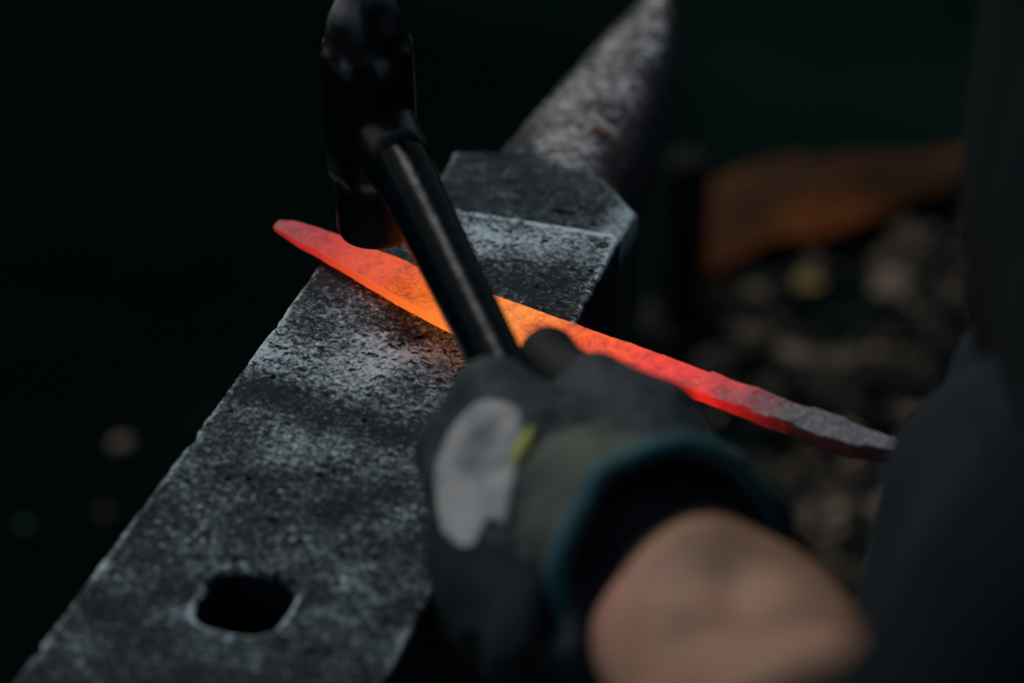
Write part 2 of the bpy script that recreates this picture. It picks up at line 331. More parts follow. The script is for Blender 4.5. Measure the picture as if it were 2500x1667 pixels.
# cutting table: one step lower, between face and horn
def table():
    zt = ZT-.0150
    outl = [(-.0425, .188), (-.0427, .2405), (-.0415, .2650), (-.034, .2705), (-.008, .2765), (.010, .2700), (.031, .2610), (.0520, .2385), (.0535, .2340), (.0525, .188)]
    # dense sheet clipped to the outline by moving the grid rows between two side curves
    n, mm = 150, 190; V = []; ys = np.linspace(.188, .2777, n)
    lx = np.interp(ys, [.188, .2405, .267, .2777], [-.0425, -.0429, -.0437, -.009]); rx = np.interp(ys, [.188, .2175, .238, .2636, .271, .2777], [.0525, .0525, .0540, .031, .008, -.008])
    t = np.linspace(0, 1, mm)
    X = lx[:, None]+(rx-lx)[:, None]*t[None]; Y = np.repeat(ys[:, None], mm, 1)
    ed = np.minimum(np.minimum(X-lx[:, None], rx[:, None]-X), .2777-Y)
    Z = zt+fbm(X*300, Y*300, 4, .6)*.0003+fbm(X*70, Y*70+9, 3)*.0006+np.minimum(0, fbm(X*130+3, Y*220+7, 3)+.05)*.0016
    Z -= ss(.0028, 0, ed)*.0016*(1+fbm(X*140, Y*140, 3)); Z -= (.2777-Y < .0006)*.03
    g = np.hypot((X-.022)/4.5, (Y-.2290)-(X-.022)*-.06); Z -= ss(.0016, .0004, g)*.0022     # chisel cut
    t_ = (ed <= 1e-6); Z = np.where(t_, Z-.055, Z)
    me = fast_mesh('cutting_table', np.stack([X, Y, Z], -1).reshape(-1, 3), grid_faces(n, mm))
    wr = -.02+.10*ss(.006, .001, ed)-.30*ss(.0016, .0006, g)+.05*fbm(X*40, Y*40, 3)+.12*ss(.035, .05, X)-1.0*t_  # drop-off sides blackened: their shade painted in
    set_wear_and_light(me, wr); link_mesh('cutting_table', me, M['table'], anvil)
table()
# horn: blunt cone, slightly drooping flanks
def horn():
    st = [(.225, .0405, .0), (.262, .0405, .0), (.30, .0385, .0), (.34, .0358, .001), (.38, .0305, .002), (.41, .0265, .004), (.44, .0210, .006), (.465, .0150, .009), (.483, .0085, .0125), (.492, .0035, .016), (.494, .0004, .018)]
    ya = [s[0] for s in st]; n, mm = 230, 150; ys = np.concatenate([np.linspace(.225, .46, 190), np.linspace(.461, .494, 40)])
    r = np.interp(ys, ya, [s[1] for s in st]); dz = np.interp(ys, ya, [s[2] for s in st])
    r = np.convolve(np.pad(r, 4, 'edge'), np.ones(9)/9, 'valid')
    th = np.linspace(0, 2*math.pi, mm, endpoint=False)
    ztop = ZT-.0185
    cx = np.interp(ys, [.26, .40], [-.0020, .0015])
    Rr = r[:, None]*(1+.05*np.cos(2*th)[None])
    U, W = np.cos(th)[None]*np.ones((len(ys), 1)), np.sin(th)[None]*np.ones((len(ys), 1))
    Yg = np.repeat(ys[:, None], mm, 1); a = np.repeat(th[None], len(ys), 0)
    rel = fbm(Yg*110+U*4, W*6+U*6+20, 4, .6)*.0005+np.minimum(0, fbm(Yg*45+3, W*2+U*2+50, 3)+.05)*.0016
    Rr = Rr+rel*np.minimum(1, r[:, None]/.012)
    X = cx[:, None]+Rr*U; Z = (ztop-r-dz*.3)[:, None]+Rr*W
    V = np.stack([X, Yg, Z], -1).reshape(-1, 3)
    me = fast_mesh('horn', V, grid_faces(len(ys), mm, True))
    wr = .05*W+fbm(Yg*20, a*2, 3)*.05-.13*ss(.35, .9, U)-.12*ss(-.2, -.9, U); set_wear_and_light(me, wr)
    link_mesh('horn', me, M['horn'], anvil)
horn()
def rust_bloom():
    V = [(.0125, .3165, ZT-.0200)]; n = 18
    for k in range(n):
        a = 2*math.pi*k/n; r = .0030*(1+.35*math.sin(k*2.1)+.2*math.sin(k*5)); V.append((.0125+r*math.cos(a), .3165+r*1.3*math.sin(a), ZT-.0208))
    V = [(x_, y_, ZT-.0185-.037+math.sqrt(max(0, .037**2-x_**2))+.0012-.0009*(i > 0)) for i, (x_, y_, z_) in enumerate(V)]
    part('rust_bloom', V, [[0, 1+k, 1+(k+1) % n] for k in range(n)], M['rust'], anvil)
rust_bloom()
def sec(z, y0, y1, hw, m=36, p=3.2):
    c = (y0+y1)/2; h = (y1-y0)/2; out = []
    for k in range(m):
        t = 2*math.pi*k/m; cs, sn = math.cos(t), math.sin(t)
        out.append((hw*math.copysign(abs(cs)**(2/p), cs), c+h*math.copysign(abs(sn)**(2/p), sn), z))
    return out
V, F = loft([sec(.19, -.262, .262, .0500), sec(.175, -.235, .26, .050), sec(.15, -.14, .24, .047), sec(.12, -.09, .17, .043), sec(.09, -.075, .13, .042), sec(.06, -.085, .135, .046), sec(.045, -.13, .17, .062), sec(.03, -.16, .20, .085), sec(.004, -.165, .205, .09), sec(0, -.163, .203, .088)])
part('body', V, F, M['cast'], anvil)
# stump carrying the anvil
stump = empty('tree_stump', (C0[0], C0[1], 0), -AZ); tag(stump, 'dark sawn tree stump standing under the anvil', 'stump')
def stump_ring(z, r, m=48): return [(r*math.cos(2*math.pi*k/m)*(1+.03*math.sin(k*1.7)+.02*math.sin(k*.9+1)), .01+r*math.sin(2*math.pi*k/m)*(1+.03*math.sin(k*1.7)+.02*math.sin(k*.9+1)), z) for k in range(m)]
V, F = loft([stump_ring(-.03, .265), stump_ring(.05, .25), stump_ring(.25, .235), stump_ring(.5, .23), stump_ring(.543, .228), stump_ring(.549, .222)])
part('trunk', V, F, M['wood'], stump)
V, F = loft([stump_ring(.43, .2335), stump_ring(.43, .238), stump_ring(.47, .238), stump_ring(.47, .2335)], False); part('iron_band', V, F, M['post'], stump)

# ------------------------------------------------------------------ glowing blade
BT = np.array([-.1016, .8395]); BANG = math.atan2(-.5540, .8325)     # tip and heading of the blade, local X runs from tip to tang
FAR = [(0, -4.0), (1.2, -4.6), (8, -6.1), (27, -5.9), (46, -4.9), (60, -4.2), (78, -2.7), (95, -2.0), (117, -1.6), (160, -1.8), (200, -1.8), (225, -1.0), (245, -1.0), (270, -.1), (292, .1), (365, .4)]
NEAR = [(0, 2.0), (2, 3.2), (19, 8.1), (35, 11.2), (57, 16.0), (78, 20.9), (93, 23.6), (103, 25.4), (114, 26.7), (126, 26.2), (140, 22), (155, 16.4), (170, 13.6), (185, 12.9), (210, 12.6), (233, 12.6), (255, 13.2), (272, 14.2), (282, 13.4), (292, 9), (300, 7.6), (365, 7)]
THK = [(0, 2.0), (10, 3.2), (30, 4.0), (80, 4.6), (115, 5.0), (150, 5.0), (200, 5.2), (240, 6.0), (270, 7.2), (292, 7.4), (365, 7)]
def blade():
    root = empty('hot_blade', (BT[0], BT[1], .8032), BANG); tag(root, 'glowing orange forged knife blade with a dark grey tang, lying across the anvil', 'blade')
    n, mm = 620, 64; S = np.concatenate([np.linspace(0, 4, 20), np.linspace(4.3, 365, n-20)])
    fa = np.interp(S, *zip(*FAR)); ne = np.interp(S, *zip(*NEAR)); th = np.interp(S, *zip(*THK))
    sm = lambda a: np.convolve(np.pad(a, 5, 'edge'), np.ones(11)/11, 'valid'); fa2, ne2, th = sm(fa), sm(ne), sm(th)
    k = ss(3, 9, S); fa = fa*(1-k)+fa2*k; ne = ne*(1-k)+ne2*k
    wav = fbm(S*.16, 0*S+3, 3)
    ne = ne+wav*.45*ss(10, 30, S)+fbm(S*.12, 0*S+63, 3)*.5*ss(150, 180, S); fa = fa+fbm(S*.14, 0*S+33, 3)*.45*ss(10, 30, S)
    # hammer facets along the tang: steps about 12 mm apart
    cuts = np.array([135, 150, 161, 178, 189.5, 200, 212, 222, 234, 246, 257, 271, 284, 300, 320, 345, 370]); tilt = RNG.uniform(-.5, .5, len(cuts)); hh = RNG.uniform(-.35, .35, len(cuts)); roll = RNG.uniform(-.06, .06, len(cuts))
    V = np.zeros((n, mm, 3)); nt = 40; nb = 8
    u = np.linspace(0, 1, nt)
    for i in range(n):
        s_ = S[i]; t = th[i]; f0, n0 = fa[i], ne[i]; wd = n0-f0
        # top from far to near, near side down, bottom back, far side up
        lat = f0+wd*u; top = np.full(nt, t)
        top -= .9*np.exp(-(wd*u)/.9)*.8+.6*np.exp(-(wd*(1-u))/.5)*.4
        lat_n = np.linspace(1, 0, 12); side = [(n0+.15+.5*math.sin(math.pi*q)*(1 if s_ > 150 else .3)-(1-q)*(.3 if s_ < 150 else 1.2), (t-.6)*q) for q in lat_n]
        bot = [(n0-.5-(wd-1.0)*q, 0) for q in np.linspace(0.02, .98, nb)]; fs = [(f0, (t-.8)*q) for q in np.linspace(.1, .95, mm-nt-12-nb)]
        sk = lat+ s_*0
        ii = np.minimum(np.searchsorted(cuts, s_+ (lat-5)*.16+ .8*math.sin(i*.7)), len(cuts)-1); am = float(ss(140, 175, s_))
        prev = np.where(ii > 0, cuts[np.maximum(ii-1, 0)], 110); q = (s_-prev)/np.maximum(cuts[ii]-prev, 1)
        top += am*(hh[ii]*.9+tilt[ii]*(q-.5)*1.6+roll[ii]*1.5*(lat-5))
        V[i, :nt, 0] = s_; V[i, :nt, 1] = -lat; V[i, :nt, 2] = top
        rest = np.array(side+bot+fs); V[i, nt:, 0] = s_; V[i, nt:, 1] = -rest[:, 0]; V[i, nt:, 2] = rest[:, 1]
    tp = V[:, :nt]; tp[..., 2] += fbm(tp[..., 0]*.5, tp[..., 1]*.5, 4, .6)*.20+np.minimum(0, fbm(tp[..., 0]*.25+9, tp[..., 1]*.4+40, 3)+.15)*.7
    kk = np.clip(1-np.arange(24)/24, 0, 1)[:, None]; L0 = V[:24, :, 1]
    V[:24, :, 0] += kk*(1.3*np.exp(-((L0-1.2)/1.0)**2)+.8*ss(1.5, -2.5, L0)+.25*np.sin(L0*3))       # bitten tip
    TM = np.zeros((n, mm)); TM[:, 1:nt-1] = 1
    V = V.reshape(-1, 3)*.001
    F = [list(f) for f in grid_faces(n, mm, True)]+[list(range(mm))[::-1], [(n-1)*mm+q for q in range(mm)]]
    o = part('blade', V, F, M['blade'], root, fix=True); at = o.data.attributes.new('scale_cover', 'FLOAT', 'POINT'); at.data.foreach_set('value', TM.astype(np.float32).ravel())
blade()

# ------------------------------------------------------------------ hammer
P0 = Vector((-.0465, .774, .880)); P1 = Vector((-.0069, .648, .860)); HD = (P0-P1).normalized()     # handle from the hand to the eye
HB = Vector((-.0545, .7951, .828))
hammer = empty('hammer', HB); tag(hammer, 'black blacksmith hammer held just above the glowing blade', 'hammer')
AXH = Vector((-.018, -.035, 1)).normalized()
def hammer_head():
    prof = [(0, .0140), (.0012, .0158), (.004, .0166), (.014, .0167), (.024, .0166), (.0275, .0168), (.0285, .0170), (.0300, .0176), (.0315, .0184), (.0335, .0185), (.045, .0185), (.062, .0185), (.078, .0184), (.0835, .0183), (.0850, .0178), (.0865, .0170), (.0880, .0164), (.092, .0155), (.098, .0140), (.104, .0112), (.1085, .0068), (.1105, .0030), (.1110, .0004)]
    rings = []; x, y, d = frame(AXH, Vector((0, 1, 0)))
    for z, r in prof:
        oct_ = float(ss(.0270, .0315, z)*ss(.0885, .0840, z)); ring = []
        for k in range(64):
            a = 2*math.pi*k/64; q = (a+math.pi/8) % (math.pi/4)-math.pi/8; f = (1-oct_)+oct_*(math.cos(math.pi/8)/math.cos(q)*1.04)
            ring.append(AXH*z+(x*math.cos(a)+y*math.sin(a))*r*f)
        rings.append(ring)
    V, F = loft(rings); o = part('head', V, F, M['hammer_glint'], hammer); wr = []
    for v in o.data.vertices:
        z = v.co.dot(AXH); wr.append(max(math.exp(-((z-.0308)/.0022)**2), math.exp(-((z-.0850)/.0022)**2), .7*math.exp(-((z-.104)/.006)**2))*max(0, min(1, mnoise.noise(v.co*150)*2.2+.25)))  # pale shoulders and crown: glints painted on as bare steel
    set_wear_and_light(o.data, wr)
    eye = AXH*.052+Vector((.0025, 0, 0)); hd_ = (P1+Vector((.0030, 0, 0))-HB-eye).normalized()     # cheek boss round the eye
    pts = [eye+hd_*t for t in (.0, .012, .020, .028, .036)]
    V, F = loft(tube_rings(pts, [(.0140, .0165), (.0138, .0163), (.0134, .0160), (.0128, .0157), (.0121, .0153)], 40)); part('eye_boss', V, F, M['hammer'], hammer)
hammer_head()
def handle():
    eye = AXH*.052+Vector((.0025, 0, 0)); L_ = (P0-P1).length; st = [(-.012, .0102), (0, .0110), (.018, .0130), (.036, .0138), (.055, .0132), (.08, .0122), (.10, .0117), (.13, .0112), (.16, .0110), (.20, .0112), (.235, .0118), (.248, .0110), (.253, .0075)]
    dirn = (P1+Vector((.0030, 0, 0))-HB-eye).normalized(); pts = [eye+dirn*t for t, r in st]
    def oct8(k): a = 2*math.pi*k; q = (a) % (math.pi/4)-math.pi/8; return (math.cos(math.pi/8)/math.cos(q))*.30+.70
    ts = np.linspace(-.016, .253, 60); rr = np.interp(ts, [s[0] for s in st], [s[1] for s in st])
    V, F = loft(tube_rings([eye+dirn*t for t in ts], [(r*.88, r*1.12) for r in rr], 64, prof=oct8)); part('handle', V, F, M['handle'], hammer)
    return dirn
handle(); HDIR = (P0-P1).normalized()

# ------------------------------------------------------------------ the smith
PL = Vector((.30, .52, 0))
smith = empty('person', PL)
tag(smith, 'smith in dark workwear and a black glove swinging the hammer beside the anvil', 'person')
W = Vector((.0595, .528, .8565)); FD = Vector((.085, -.915, .372)).normalized(); ELB = W+FD*.26
h = HDIR; lft = Vector((-h.y, h.x, 0)).normalized(); up = lft.cross(-h).normalized()
if up.z < 0: up = -up
Q = lambda t, a=0, b_=0: P1-h*t+lft*a+up*b_
SHL = Vector((.235, .325, 1.285)); SHR = Vector((.255, .715, 1.285)); ELR = Vector((.315, .80, 1.02)); WR = Vector((.250, .67, .845)); GR = Vector((.203, .637, .806))
# body: one continuous surface, head to feet, left forearm bare
def body_caps():
    c = []
    c += [(W-FD*.030, W, .018, .0190), (W, W+FD*.05, .0190, .0260), (W+FD*.05, W+FD*.13, .0275, .0295), (W+FD*.13, ELB, .0295, .038)]
    x, y, _ = frame(FD)
    for s in (-.012, .012): c += [(W-FD*.03+x*s*.8, W+FD*.03+x*s*1.1, .0165, .0195), (W+FD*.03+x*s*1.1, W+FD*.15+x*s, .0195, .025)]
    c += [(W+up*.012+x*.004-FD*.002, W+up*.010+FD*.014+x*.004, .015, .015)]               # wrist bone
    c += [(ELB, SHL, .040, .056), (SHL, Vector((.25, .42, 1.32)), .058, .07), (SHR, Vector((.26, .62, 1.32)), .058, .07)]
    c += [(SHR, ELR, .056, .042), (ELR, WR, .042, .027), (WR, WR+(GR-WR)*.7, .026, .030)]
    for a in (.46, .52, .58): c += [(Vector((.31, a, .98)), Vector((.262, .52+(a-.52)*1.3, 1.28)), .10, .09)]
    c += [(Vector((.235, .52, 1.33)), Vector((.195, .52, 1.44)), .055, .052)]
    c += [(Vector((.185, .52, 1.56)), Vector((.165, .52, 1.50)), .088, .075), (Vector((.150, .52, 1.47)), Vector((.120, .52, 1.44)), .055, .032)]
    c += [(Vector((.098, .52, 1.535)), Vector((.080, .52, 1.505)), .010, .014), (Vector((.175, .435, 1.525)), Vector((.178, .432, 1.50)), .014, .010), (Vector((.175, .605, 1.525)), Vector((.178, .608, 1.50)), .014, .010)]
    for sgn, kx in ((-1, .30), (1, .27)):
        hip = Vector((.31, .52+sgn*.085, .93)); kn = Vector((kx, .52+sgn*.11, .50)); an = Vector((.34, .52+sgn*.12, .09))
        c += [(hip, kn, .085, .058), (kn, an, .056, .036), (an, an+Vector((-.16, sgn*.02, -.045)), .04, .034)]
    return c
def skin_disp(co):
    p = co+PL; d = 0
    if (p-W).length < .16 and (p-W).dot(FD) > -.01:
        q = p-Vector((.0588, .4625, .918)); vd = Vector((.085, .66, -.55)).normalized(); rr = (q-vd*q.dot(vd)).length
        d += -.0055*math.exp(-(rr/.0075)**2)+.0022*mnoise.noise(p*26+Vector((1, 5, 2)))+.0010*mnoise.noise(p*62)
        q2 = p-Vector((.0530, .5060, .9000)); rr = (q2-vd*q2.dot(vd)).length; d += .0030*math.exp(-(rr/.010)**2)
    return d+mnoise.noise(p*60)*.0006
body = blob('body', body_caps(), .0045, M['skin'], smith, PL, .018, skin_disp)
for s in (-1, 1):
    bm = bmesh.new(); bmesh.ops.create_uvsphere(bm, u_segments=16, v_segments=10, radius=.012); me = bpy.data.meshes.new('eye'); bm.to_mesh(me); bm.free()
    link_mesh('eye', me, M['eye'], smith, True, Vector((.103, .52+s*.032, 1.532))-PL)
blob('hair', [(Vector((.20, .52, 1.575)), Vector((.235, .52, 1.53)), .092, .07), (Vector((.16, .52, 1.60)), Vector((.20, .52, 1.60)), .062, .075)], .006, M['hair'], smith, PL, .01, lambda co: .006*mnoise.noise(co*90))

# hammer glove: fist, cuff, binding, patch, stripe
def finger(t, r):
    a = Q(t, .010, .019); b_ = Q(t+.002, .024, .002); c_ = Q(t+.004, .012, -.021); d_ = Q(t+.004, -.010, -.021)
    return [(a, b_, r*1.08, r*1.05), (b_, c_, r*1.05, r), (c_, d_, r, r*.85)]
WG = Vector((.0400, .5470, .8560))          # middle of the glove's wrist
fist = []; TS = (.034, .053, .071, .087)
for t, r in zip(TS, (.0112, .0116, .0113, .0102)): fist += finger(t, r)
KN = [Q(t, .008, .018) for t in TS]
fist += [(KN[0], WG-lft*.026+up*.008, .0125, .022), (KN[1], WG-lft*.010+up*.010, .0130, .022), (KN[2], WG+lft*.006+up*.006, .0130, .022), (KN[3], WG+lft*.020, .0125, .022)]
HL = [Vector(v) for v in ((-.0087, .5676, .8416), (.0030, .5434, .8420), (.0160, .5180, .8500))]
fist += [(KN[3]+lft*.004, HL[0], .0125, .0150), (HL[0], HL[1], .0150, .0205), (HL[1], HL[2], .0205, .024), (HL[1], WG, .0205, .026)]      # loose leather below the little finger
fist += [(Q(.05, -.016, .002), WG, .018, .026)]                                        # palm heel
TT = Vector((.0128, .6560, .862))
th_caps = [(WG-lft*.018+up*.004, Q(.055, -.034, .012), .024, .0185), (Q(.055, -.034, .012), Q(.030, -.026, .010), .0180, .0140)]
fist += th_caps
def glove_disp(co):
    p = co+PL; d = .0016*mnoise.noise(p*48)+.0007*(1-abs(mnoise.noise(p*80+Vector((3, 1, 7))))*3)+.0003*mnoise.noise(p*240)
    e1, e2 = p.x, (p-Vector((0, 0, 1.306))).dot(Vector((0, .556, .831)))          # long crease where the cuff meets the heel of the hand
    if -.095 < e2 < -.050:
        xc = .0104+(-.0543-e2)*.07+.0012*math.sin(e2*160); f_ = min(1, (e2+.095)/.012, (-.050-e2)/.010)
        d += f_*(-.0065*math.exp(-((e1-xc)/.0030)**2)+.0020*math.exp(-((e1-xc+.008)/.004)**2))
    return d
glove = blob('glove', fist, .0018, M['glove'], smith, PL, .011, glove_disp)
glove.data.materials.append(M['glove_shade'])
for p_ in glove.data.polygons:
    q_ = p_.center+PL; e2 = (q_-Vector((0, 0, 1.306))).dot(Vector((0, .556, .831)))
    if e2 < -.0600-.25*(q_.x+.012) and q_.x < .0125+(-.0543-e2)*.07: p_.material_index = 1       # lower part of the glove darkened, its shade painted in
glove['label'] = 'black work glove with a pale patch closed round the hammer handle'
blob('thumb_tip', [(Q(.034, -.026, .010), TT-Vector((0, .004, .002)), .0135, .0105), (TT-Vector((0, .004, .002)), TT, .0105, .0095)], .0015, M['thumb'], glove, PL, .004)
# cuff shell
OC = Vector((.0492, .5221, .8665)); NO = (Vector((.387, -.83, .398)).normalized()*.7+(Vector((0, 0, 1.306))-OC).normalized()*.3).normalized()
def cuff():
    ax_, ay_, _ = frame(NO)
    def ring(c, rx, ry, n=72, wob=0, ph=0): return [c+ax_*(rx*math.cos(2*math.pi*k/n)*(1+wob*math.sin(3*2*math.pi*k/n+ph)))+ay_*(ry*math.sin(2*math.pi*k/n)*(1+wob*math.sin(2*2*math.pi*k/n+ph))) for k in range(n)]
    start = Q(.075, -.004, .004); rings = []
    for i in range(22):
        t = i/21; c_ = start.lerp(OC, t); rx = .032+(.0362-.032)*t; ry = .031+(.046-.031)*t
        rx += .0016*math.sin(t*11)*ss(0, .2, t)*ss(1, .8, t)
        rings.append([p+(p-c_).normalized()*(.0022*mnoise.noise(p*55)+.0016*mnoise.noise(Vector((p.x*140, p.y*40, p.z*60)))) for p in ring(c_, rx, ry, wob=.02, ph=t*2)])
    inner = [[c_+(p-c_)*.93 for p in rg] for rg, c_ in ((rings[k], start.lerp(OC, k/21)) for k in range(21, 5, -1))]
    V, F = loft([[p-PL for p in r_] for r_ in rings]+[[p-PL for p in r_] for r_ in inner], False)
    o = part('cuff', V, F, [M['cuff'], M['lining']], glove, fix=False)
    for p_ in o.data.polygons:
        if p_.index >= 22*72: p_.material_index = 1
    hemr = rings[-1]; nn = len(hemr); cen = sum(hemr, Vector())/nn; hr = []
    for k in range(nn):
        out = (hemr[k]-cen).normalized(); hr.append([hemr[k]-PL-out*.0008+out*(.0036*math.cos(a))+NO*(.0052*math.sin(a)) for a in np.linspace(0, 2*math.pi, 12, endpoint=False)])
    V, F = loft(hr+[hr[0]], False); part('hem', V, F, M['teal'], glove)
cuff()
# pale patch over the knuckles: pieces of the fist's own outer surface pushed out
def patch_from(src, name, test, mat_, off, par):
    me = src.data; bm = bmesh.new(); bm.from_mesh(me); bm.normal_update()
    bmesh.ops.delete(bm, geom=[f for f in bm.faces if not test(f.calc_center_median()+PL, f.normal)], context='FACES')
    bmesh.ops.delete(bm, geom=[v for v in bm.verts if not v.link_faces], context='VERTS')
    for _ in range(14):
        for v in bm.verts:
            if v.is_boundary: e_ = [e.other_vert(v).co for e in v.link_edges if e.is_boundary]; v.co = v.co*.5+sum(e_, Vector())/len(e_)*.5
    for v in bm.verts: v.co += v.normal*off
    r_ = bmesh.ops.extrude_face_region(bm, geom=list(bm.faces))
    for v in [g for g in r_['geom'] if isinstance(g, bmesh.types.BMVert)]: v.co -= v.normal*off*1.6
    bmesh.ops.recalc_face_normals(bm, faces=bm.faces)
    m2 = bpy.data.meshes.new(name); bm.to_mesh(m2); bm.free(); return link_mesh(name, m2, mat_, par)
def hand_co(p): d = p-P1; return -d.dot(h), d.dot(lft), d.dot(up)
E2 = Vector((0, .556, .831)); E3 = Vector((0, -.831, .556))          # the patch is sewn on the upper left of the fist, seen along E3
POLY = [(-.0098, -.0185), (.0039, -.0218), (.0030, -.0323), (-.0015, -.0585), (-.0062, -.0535), (-.0124, -.0654), (-.0216, -.0611), (-.0245, -.0421), (-.0187, -.0274)]
def in_patch(p, nrm):
    if nrm.dot(E3) < -.05: return False
    x_ = p.x; y_ = (p-Vector((0, 0, 1.306))).dot(E2); c_ = False
    for (x1, y1), (x2, y2) in zip(POLY, POLY[1:]+POLY[:1]):
        if (y1 > y_) != (y2 > y_) and x_ < (x2-x1)*(y_-y1)/(y2-y1)+x1: c_ = not c_
    return c_
patch_from(glove, 'knuckle_patch', in_patch, M['patch'], .0012, glove)
def trim_stripe():
    A_, B_ = Vector((.0066, .6039, .8688)), Vector((-.0002, .5842, .8663)); rows = []
    for i in range(16):
        t = i/15; p = A_.lerp(B_, t); ok, l_, nr, f_ = glove.ray_cast(p-PL+E3*.08, -E3); dr = (B_-A_).normalized(); sd_ = dr.cross(nr).normalized(); w_ = .0030*math.sin(math.pi*min(1, .12+t*.8))
        rows.append([l_+sd_*w_-nr*.001, l_+sd_*w_+nr*.0012, l_+nr*.0018, l_-sd_*w_+nr*.0012, l_-sd_*w_-nr*.001])
    V, F = loft(rows); part('trim_stripe', V, F, M['lime'], glove)
trim_stripe()

# clothing
def cloth(name, caps, voxel, mt, it=.03, amp=.006, fr=18, stretch=(1, 1, .35), par=None):
    def dsp(co): q = Vector((co.x*stretch[0], co.y*stretch[1], co.z*stretch[2])); return amp*mnoise.noise(q*fr)+amp*.45*mnoise.noise(q*fr*2.3+Vector((3, 7, 1)))
    return blob(name, caps, voxel, mt, par or smith, PL, it, dsp)
S0 = W+FD*.185
cloth('jacket', [(Vector((.266, a-.01, .97)), Vector((.250, .52+(a-.52)*1.35, 1.28)), .130, .112) for a in (.45, .52, .59)] +
      [(ELB, SHL, .052, .068), (SHL, Vector((.25, .42, 1.33)), .07, .08), (SHR, Vector((.26, .62, 1.33)), .07, .08), (SHR, ELR, .068, .054), (ELR, WR-(WR-ELR)*.1, .054, .042),
       (Vector((.24, .49, 1.37)), Vector((.24, .55, 1.37)), .066, .066), (S0+FD*.03, ELB, .054, .054)], .008, M['jacket'], .03, .006)
def ringed(name, a, b_, r1, r2, th, mt):
    rings = []; d = (b_-a)
    for i in range(14):
        t = i/13; rr = r1+(r2-r1)*t+.0025*math.sin(t*14); rings.append(tube_rings([a+d*t, a+d*t+d*.01], [rr, rr], 48)[0])
    V = [[p-PL+((p-(a+d*(i/13))).normalized()*.003*mnoise.noise(p*45))-d.normalized()*(max(-.04, (p-(a+d*(i/13))).x)*1.5*(1-i/13)) for p in r_] for i, r_ in enumerate(rings)]      # cut on the slant
    inn = [[a-PL+d*(i/13)+(p-(a-PL+d*(i/13)))*(1-th) for p in r_] for i, r_ in enumerate(V)][::-1]
    V, F = loft(V+inn+[V[0]], False); return part(name, V, F, mt, smith)
ringed('rolled_sleeve', S0, S0+FD*.060, .046, .056, .10, M['jacket'])
cloth('trousers', [(Vector((.31, .52+s*.085, .95)), Vector((k, .52+s*.11, .50)), .105, .078) for s, k in ((-1, .30), (1, .27))]+[(Vector((k, .52+s*.11, .50)), Vector((.34, .52+s*.12, .10)), .078, .066) for s, k in ((-1, .30), (1, .27))]+[(Vector((.31, .44, .97)), Vector((.31, .60, .97)), .115, .115)], .008, M['trousers'], .03, .006)
for s in (-1, 1):
    blob('boot', [(Vector((.345, .52+s*.12, .13)), Vector((.345, .52+s*.12, .055)), .058, .05), (Vector((.35, .52+s*.12, .045)), Vector((.17, .52+s*.14, .036)), .048, .042)], .007, M['boot'], smith, PL, .02)
# canvas apron: wraps the front and the flanks, flares below the waist
def apron():
    n, mm = 60, 110; V = []
    for i in range(n):
        t = i/(n-1); z = .925-.42*t
        for k in range(mm):
            a = (k/(mm-1)-.5)*math.pi*1.30; fl = .016*ss(0, .10, t)+.105*t
            rx = .170+fl; ry = .205+fl*.8; fold = (.006+.014*t)*math.sin(a*9+2*t)+.004*math.sin(a*23+t*5)+.012*mnoise.noise(Vector((a*3, t*5, 2)))
            V.append(Vector((.316-(rx+fold)*math.cos(a), .50+(ry+fold)*math.sin(a), z+.004*math.sin(a*5)))-PL)
    V2 = [v-Vector((0, 0, 0)) for v in V]; F = [list(f) for f in grid_faces(n, mm)]
    me = mesh_of('apron', V2, F); o = link_mesh('apron', me, M['apron'], smith); md = o.modifiers.new('solid', 'SOLIDIFY'); md.thickness = .003
    rr = [[Vector((.316-(.178+.006*math.cos(q))*math.cos(a), .50+(.213+.006*math.cos(q))*math.sin(a), .922+.016*math.sin(q)))-PL for q in np.linspace(0, 2*math.pi, 10, endpoint=False)] for a in np.linspace(-math.pi, math.pi, 72)]
    V, F = loft(rr, False); part('apron_tie', V, F, M['apron'], smith)
apron()
# the other hand's glove, closed round the tang behind the body
g2 = []
bd = Vector((.8325, -.5540, 0)); bn = Vector((-.5540, -.8325, 0)); GB = Vector((BT[0], BT[1], .805))+bd*.372
for k in range(4):
    o_ = GB+bd*(-.030+.021*k); g2 += [(o_-bn*.002+Vector((0, 0, .022)), o_+bn*.026+Vector((0, 0, .010)), .0125, .012), (o_+bn*.026+Vector((0, 0, .010)), o_+bn*.016-Vector((0, 0, .018)), .012, .011), (o_+bn*.016-Vector((0, 0, .018)), o_-bn*.006-Vector((0, 0, .016)), .011, .010)]
    g2 += [(o_-bn*.002+Vector((0, 0, .022)), WR, .015, .028)]
g2 += [(WR, GB-bn*.022+bd*-.01+Vector((0, 0, .014)), .022, .015), (GB-bn*.022+bd*-.01+Vector((0, 0, .014)), GB-bn*.012+bd*-.045+Vector((0, 0, .016)), .014, .011), (WR, WR-(WR-ELR)*.25, .03, .045)]
g_ = blob('glove', g2, .003, M['glove'], smith, PL, .007); g_['label'] = 'plain dark glove gripping the end of the tang'

